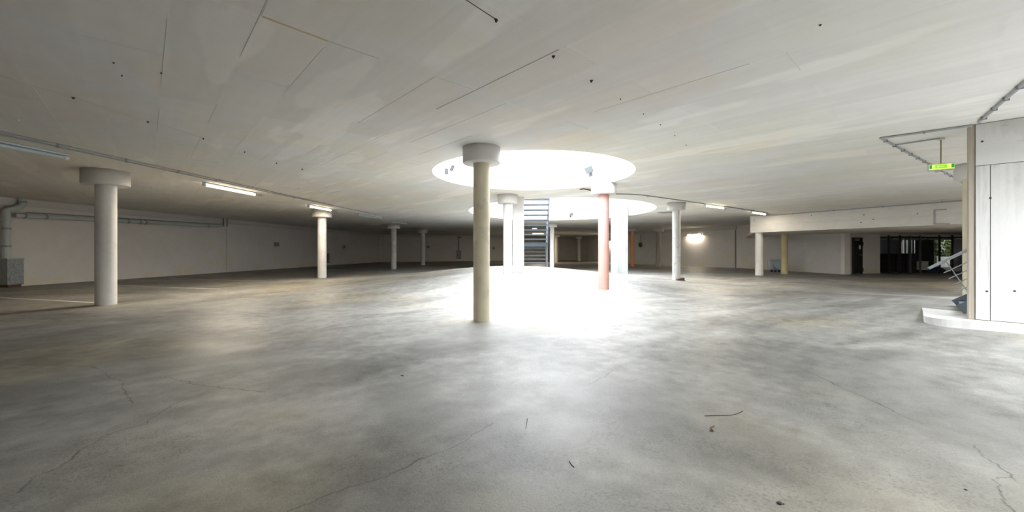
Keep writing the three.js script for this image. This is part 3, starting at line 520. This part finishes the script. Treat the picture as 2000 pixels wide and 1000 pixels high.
// ------------------------------------------------------------------ storage cage, what stands in it, the yard outside
{
  const g = thing('storage_cage', 'black steel post-and-rail storage cage below the low slab', 'cage', new THREE.Vector3()), D = 20.55;
  for (const px of [1736, 1758, 1778, 1797, 1835, 1860, 1884]) { const x = X(px, D); part('post', boxAt(0.06, 1.95, 0.06, x, 0.05 + 0.975, -D), px === 1797 || px === 1778 ? matSteelDark : matBlack2, g); }
  part('rail', boxAt(7.5, 0.07, 0.05, X(1719, D) + 3.75, 1.9, -D), matBlack2, g); part('rail', boxAt(7.5, 0.05, 0.05, X(1719, D) + 3.75, 0.1, -D), matBlack2, g);
  for (const [px, w, h] of [[1728, 0.5, 0.1], [1752, 0.6, 0.12], [1785, 0.9, 0.12], [1838, 1.4, 0.09]]) part('track_box', boxAt(w, h, 0.12, X(px, 20.8), 1.82, -20.8), px < 1800 ? matClip : matGalv, g);
  const bin = (px, d, w, h, dep, label, mat, lid) => { const x = X(px, d), b = thing('storage_bin', label, 'bin', V(x, d, 0.05), 'bins in the storage cage'); part('body', new RoundedBoxGeometry(w, h, dep, 2, 0.04).translate(0, h / 2, 0), mat, b); if (lid) part('lid', new RoundedBoxGeometry(w + 0.04, 0.06, dep + 0.04, 2, 0.02).translate(0, h + 0.02, 0), mat, b); for (const yy of [0.3, 0.6]) part('rib', new RoundedBoxGeometry(w + 0.02, 0.03, dep + 0.02, 1, 0.01).translate(0, h * yy, 0), matBlack2, b); return b; };
  bin(1730, 21.4, 0.42, 0.95, 0.7, 'leftmost tall black bin in the storage cage', matBlack, true); bin(1748, 21.4, 0.42, 0.93, 0.7, 'second tall black bin in the storage cage', matBlack, true); bin(1771, 21.5, 0.5, 0.96, 0.6, 'wide black bin right of the two tall black ones', matBlack2, true);
  const wb = thing('white_carton', 'white box low beside the black bins in the cage', 'box', V(X(1799, 21.2), 21.2, 0.05)); part('body', boxAt(0.36, 0.42, 0.4, 0, 0.36, 0), matPlastic, wb); part('base', boxAt(0.3, 0.15, 0.34, 0, 0.075, 0), matBlack, wb); part('lid', boxAt(0.38, 0.04, 0.42, 0, 0.575, 0), matPlastic, wb);
  const pn = thing('dark_panel', 'dark upright board leaning inside the cage behind the posts', 'board', V(X(1806, 22.2), 22.2, 0.05)); part('board', boxAt(1.0, 1.75, 0.05, 0, 0.875, 0), std(0.05, 0.05, 0.05, 0.7), pn); part('edge', boxAt(0.05, 1.75, 0.07, 0.5, 0.875, 0), matSteel, pn);
  const tarp = thing('blue_tarp', 'crumpled dark blue tarpaulin on the cage floor', 'tarpaulin', V(X(1826, 21.3), 21.3, 0.05)); const tg = new THREE.SphereGeometry(1, 32, 18), tpz = tg.attributes.position; for (let i = 0; i < tpz.count; i++) { const x = tpz.getX(i), y = tpz.getY(i), z = tpz.getZ(i), k = 0.8 + 0.5 * fbm(x * 3 + 7, z * 3 + y, 4); tpz.setXYZ(i, x * 0.5 * k, Math.max(0, y * 0.3 * k), z * 0.35 * k); } tg.computeVertexNormals(); part('sheet', tg, std(0.03, 0.06, 0.16, 0.5), tarp); part('fold', boxAt(0.5, 0.02, 0.3, 0.2, 0.01, 0.25), std(0.03, 0.06, 0.16, 0.5), tarp);
  // slatted screens closing the back of the cage, with two gaps to the yard
  const screen = (x0, x1, d, h, label, mat, pitch, w) => { const s = thing('slat_screen', label, 'screen', V(x0, d, 0.03)); for (let x = 0; x + w <= x1 - x0 + 0.01; x += pitch) part('slat', boxAt(w, h, 0.025, x + w / 2, h / 2, 0), mat, s); part('rail', boxAt(x1 - x0, 0.07, 0.03, (x1 - x0) / 2, 0.3, -0.03), mat, s); part('rail', boxAt(x1 - x0, 0.07, 0.03, (x1 - x0) / 2, h - 0.2, -0.03), mat, s); };
  const slat = std(0.14, 0.14, 0.15, 0.8), pale = std(0.30, 0.29, 0.28, 0.8);
  screen(X(1714, 27.3), X(1763, 27.3), 27.3, 2.05, 'dark slatted screen at the back of the cage, left', slat, 0.145, 0.135);
  screen(X(1790, 27.3), X(1820, 27.3), 27.3, 2.05, 'dark slatted screen at the back of the cage, middle', slat, 0.145, 0.135);
  screen(X(1858, 27.3), X(1915, 27.3), 27.3, 2.05, 'grey slatted screen at the back of the cage, right', std(0.3, 0.29, 0.31, 0.8), 0.145, 0.13);
  screen(24, 36, 28.9, 2.4, 'pale board fence across the yard outside', pale, 0.2, 0.185);
  for (const px of [1768, 1775, 1783]) { const b = part('mullion', boxAt(0.09, 2.0, 0.05, X(px, 27.3), 1.03, -27.3), matBlack2, g); }
  solo('yard_ground', boxAt(24, 0.1, 14, 32, -0.02, -35), std(0.22, 0.21, 0.19, 0.9), 'paved yard behind the storage cage', 'ground', null, 'structure');
  const leaf = new THREE.CircleGeometry(0.06, 5), lm = std(0.13, 0.24, 0.05, 0.7), lm2 = std(0.25, 0.36, 0.09, 0.7);
  for (const [px, d, label] of [[1828, 28.3, 'leafy green shrub in the yard behind the cage'], [1857, 28.2, 'paler green shrub in the yard right of the other']]) {
    const s = thing('shrub', label, 'shrub', V(X(px, d), d, 0.02)), gs = [];
    for (let i = 0; i < 700; i++) { const a = rnd() * 6.283, r = Math.sqrt(rnd()) * 0.36, y = 0.8 + rnd() * 1.3, q = leaf.clone(); q.rotateX(rnd() * 3).rotateY(rnd() * 6); q.translate(Math.cos(a) * r, y, Math.sin(a) * r); gs.push(q); }
    const f = part('foliage', merge(gs), px === 1828 ? lm : lm2, s); f.userData.kind = 'stuff'; part('stem', new THREE.CylinderGeometry(0.03, 0.05, 1.4, 8).translate(0, 0.7, 0), matRust, s);
  }
}

// ------------------------------------------------------------------ paint lines, twigs and scraps on the floor
{
  const lineMat = std(0.75, 0.73, 0.68, 0.8);
  const line = (a, b, label) => { const pts = [onFloor(...a), onFloor(...b)], n = 16, w = 0.05, pos = [], idx = [], uv = []; const dx = pts[1][0] - pts[0][0], dd = pts[1][1] - pts[0][1], L = Math.hypot(dx, dd); for (let i = 0; i <= n; i++) for (const s of [-1, 1]) { const x = pts[0][0] + dx * i / n - dd / L * w * s, d = pts[0][1] + dd * i / n + dx / L * w * s; pos.push(x, ground(x, d) + 0.004, -d); uv.push(i / n, s); if (i && s === 1) { const k = i * 2; idx.push(k - 2, k - 1, k, k - 1, k + 1, k); } } const g = new THREE.BufferGeometry(); g.setAttribute('position', new THREE.Float32BufferAttribute(pos, 3)); g.setAttribute('uv', new THREE.Float32BufferAttribute(uv, 2)); g.setIndex(idx); g.computeVertexNormals(); solo('parking_line', g, lineMat, label, 'marking', 'worn parking bay lines'); };
  line([-80, 581], [185, 596], 'worn white parking line running to the nearest white column'); line([225, 560], [430, 569], 'worn white parking line between the two thick white columns'); line([330, 546], [520, 552], 'faint white parking line below the lit tube lamp');
  const twigMat = std(0.05, 0.04, 0.035, 0.9), tw = (pts, r, label, mat = twigMat) => { const v = pts.map(([x, y]) => { const [a, d] = onFloor(x, y); return V(a, d, ground(a, d) + r * 0.9); }); const g = thing('twig', label, 'twig', new THREE.Vector3()); part('stick', new THREE.TubeGeometry(new THREE.CatmullRomCurve3(v), 24, r, 6), mat, g); const e = v[v.length - 1]; part('bud', new THREE.SphereGeometry(r * 1.5, 8, 6).translate(e.x, e.y, e.z), mat, g); };
  tw([[1376, 813], [1405, 812], [1432, 811], [1450, 804]], 0.0022, 'thin dark curved twig lying right of the floor centre');
  tw([[1027, 838], [1028, 830], [1030, 819]], 0.002, 'tiny upright-looking twig scrap below the central column');
  tw([[1112, 901], [1116, 908], [1121, 913]], 0.0018, 'tiny dark twig on the pale floor patch in front');
  tw([[1386, 842], [1393, 843], [1388, 837], [1394, 833]], 0.003, 'curled reddish-brown leaf scrap beside the curved twig', std(0.16, 0.06, 0.03, 0.8));
  const spot = (px, py, r, label) => { const [x, d] = onFloor(px, py); const g = thing('grit', label, 'grit', V(x, d, ground(x, d))); const q = new THREE.IcosahedronGeometry(r, 1).scale(1, 0.4, 1); part('chip', q, matHole, g, new THREE.Vector3(0, r * 0.3, 0)); part('crumb', new THREE.IcosahedronGeometry(r * 0.3, 0), matHole, g, new THREE.Vector3(r * 1.3, r * 0.2, r * 0.4)); };
  spot(1523, 984, 0.012, 'dark flat chip on the floor at the bottom edge'); spot(1886, 957, 0.006, 'small dark chip on the floor at lower right'); spot(785, 735, 0.012, 'dark crumb on the floor left of the central column');
}

renderer.render(scene, camera);
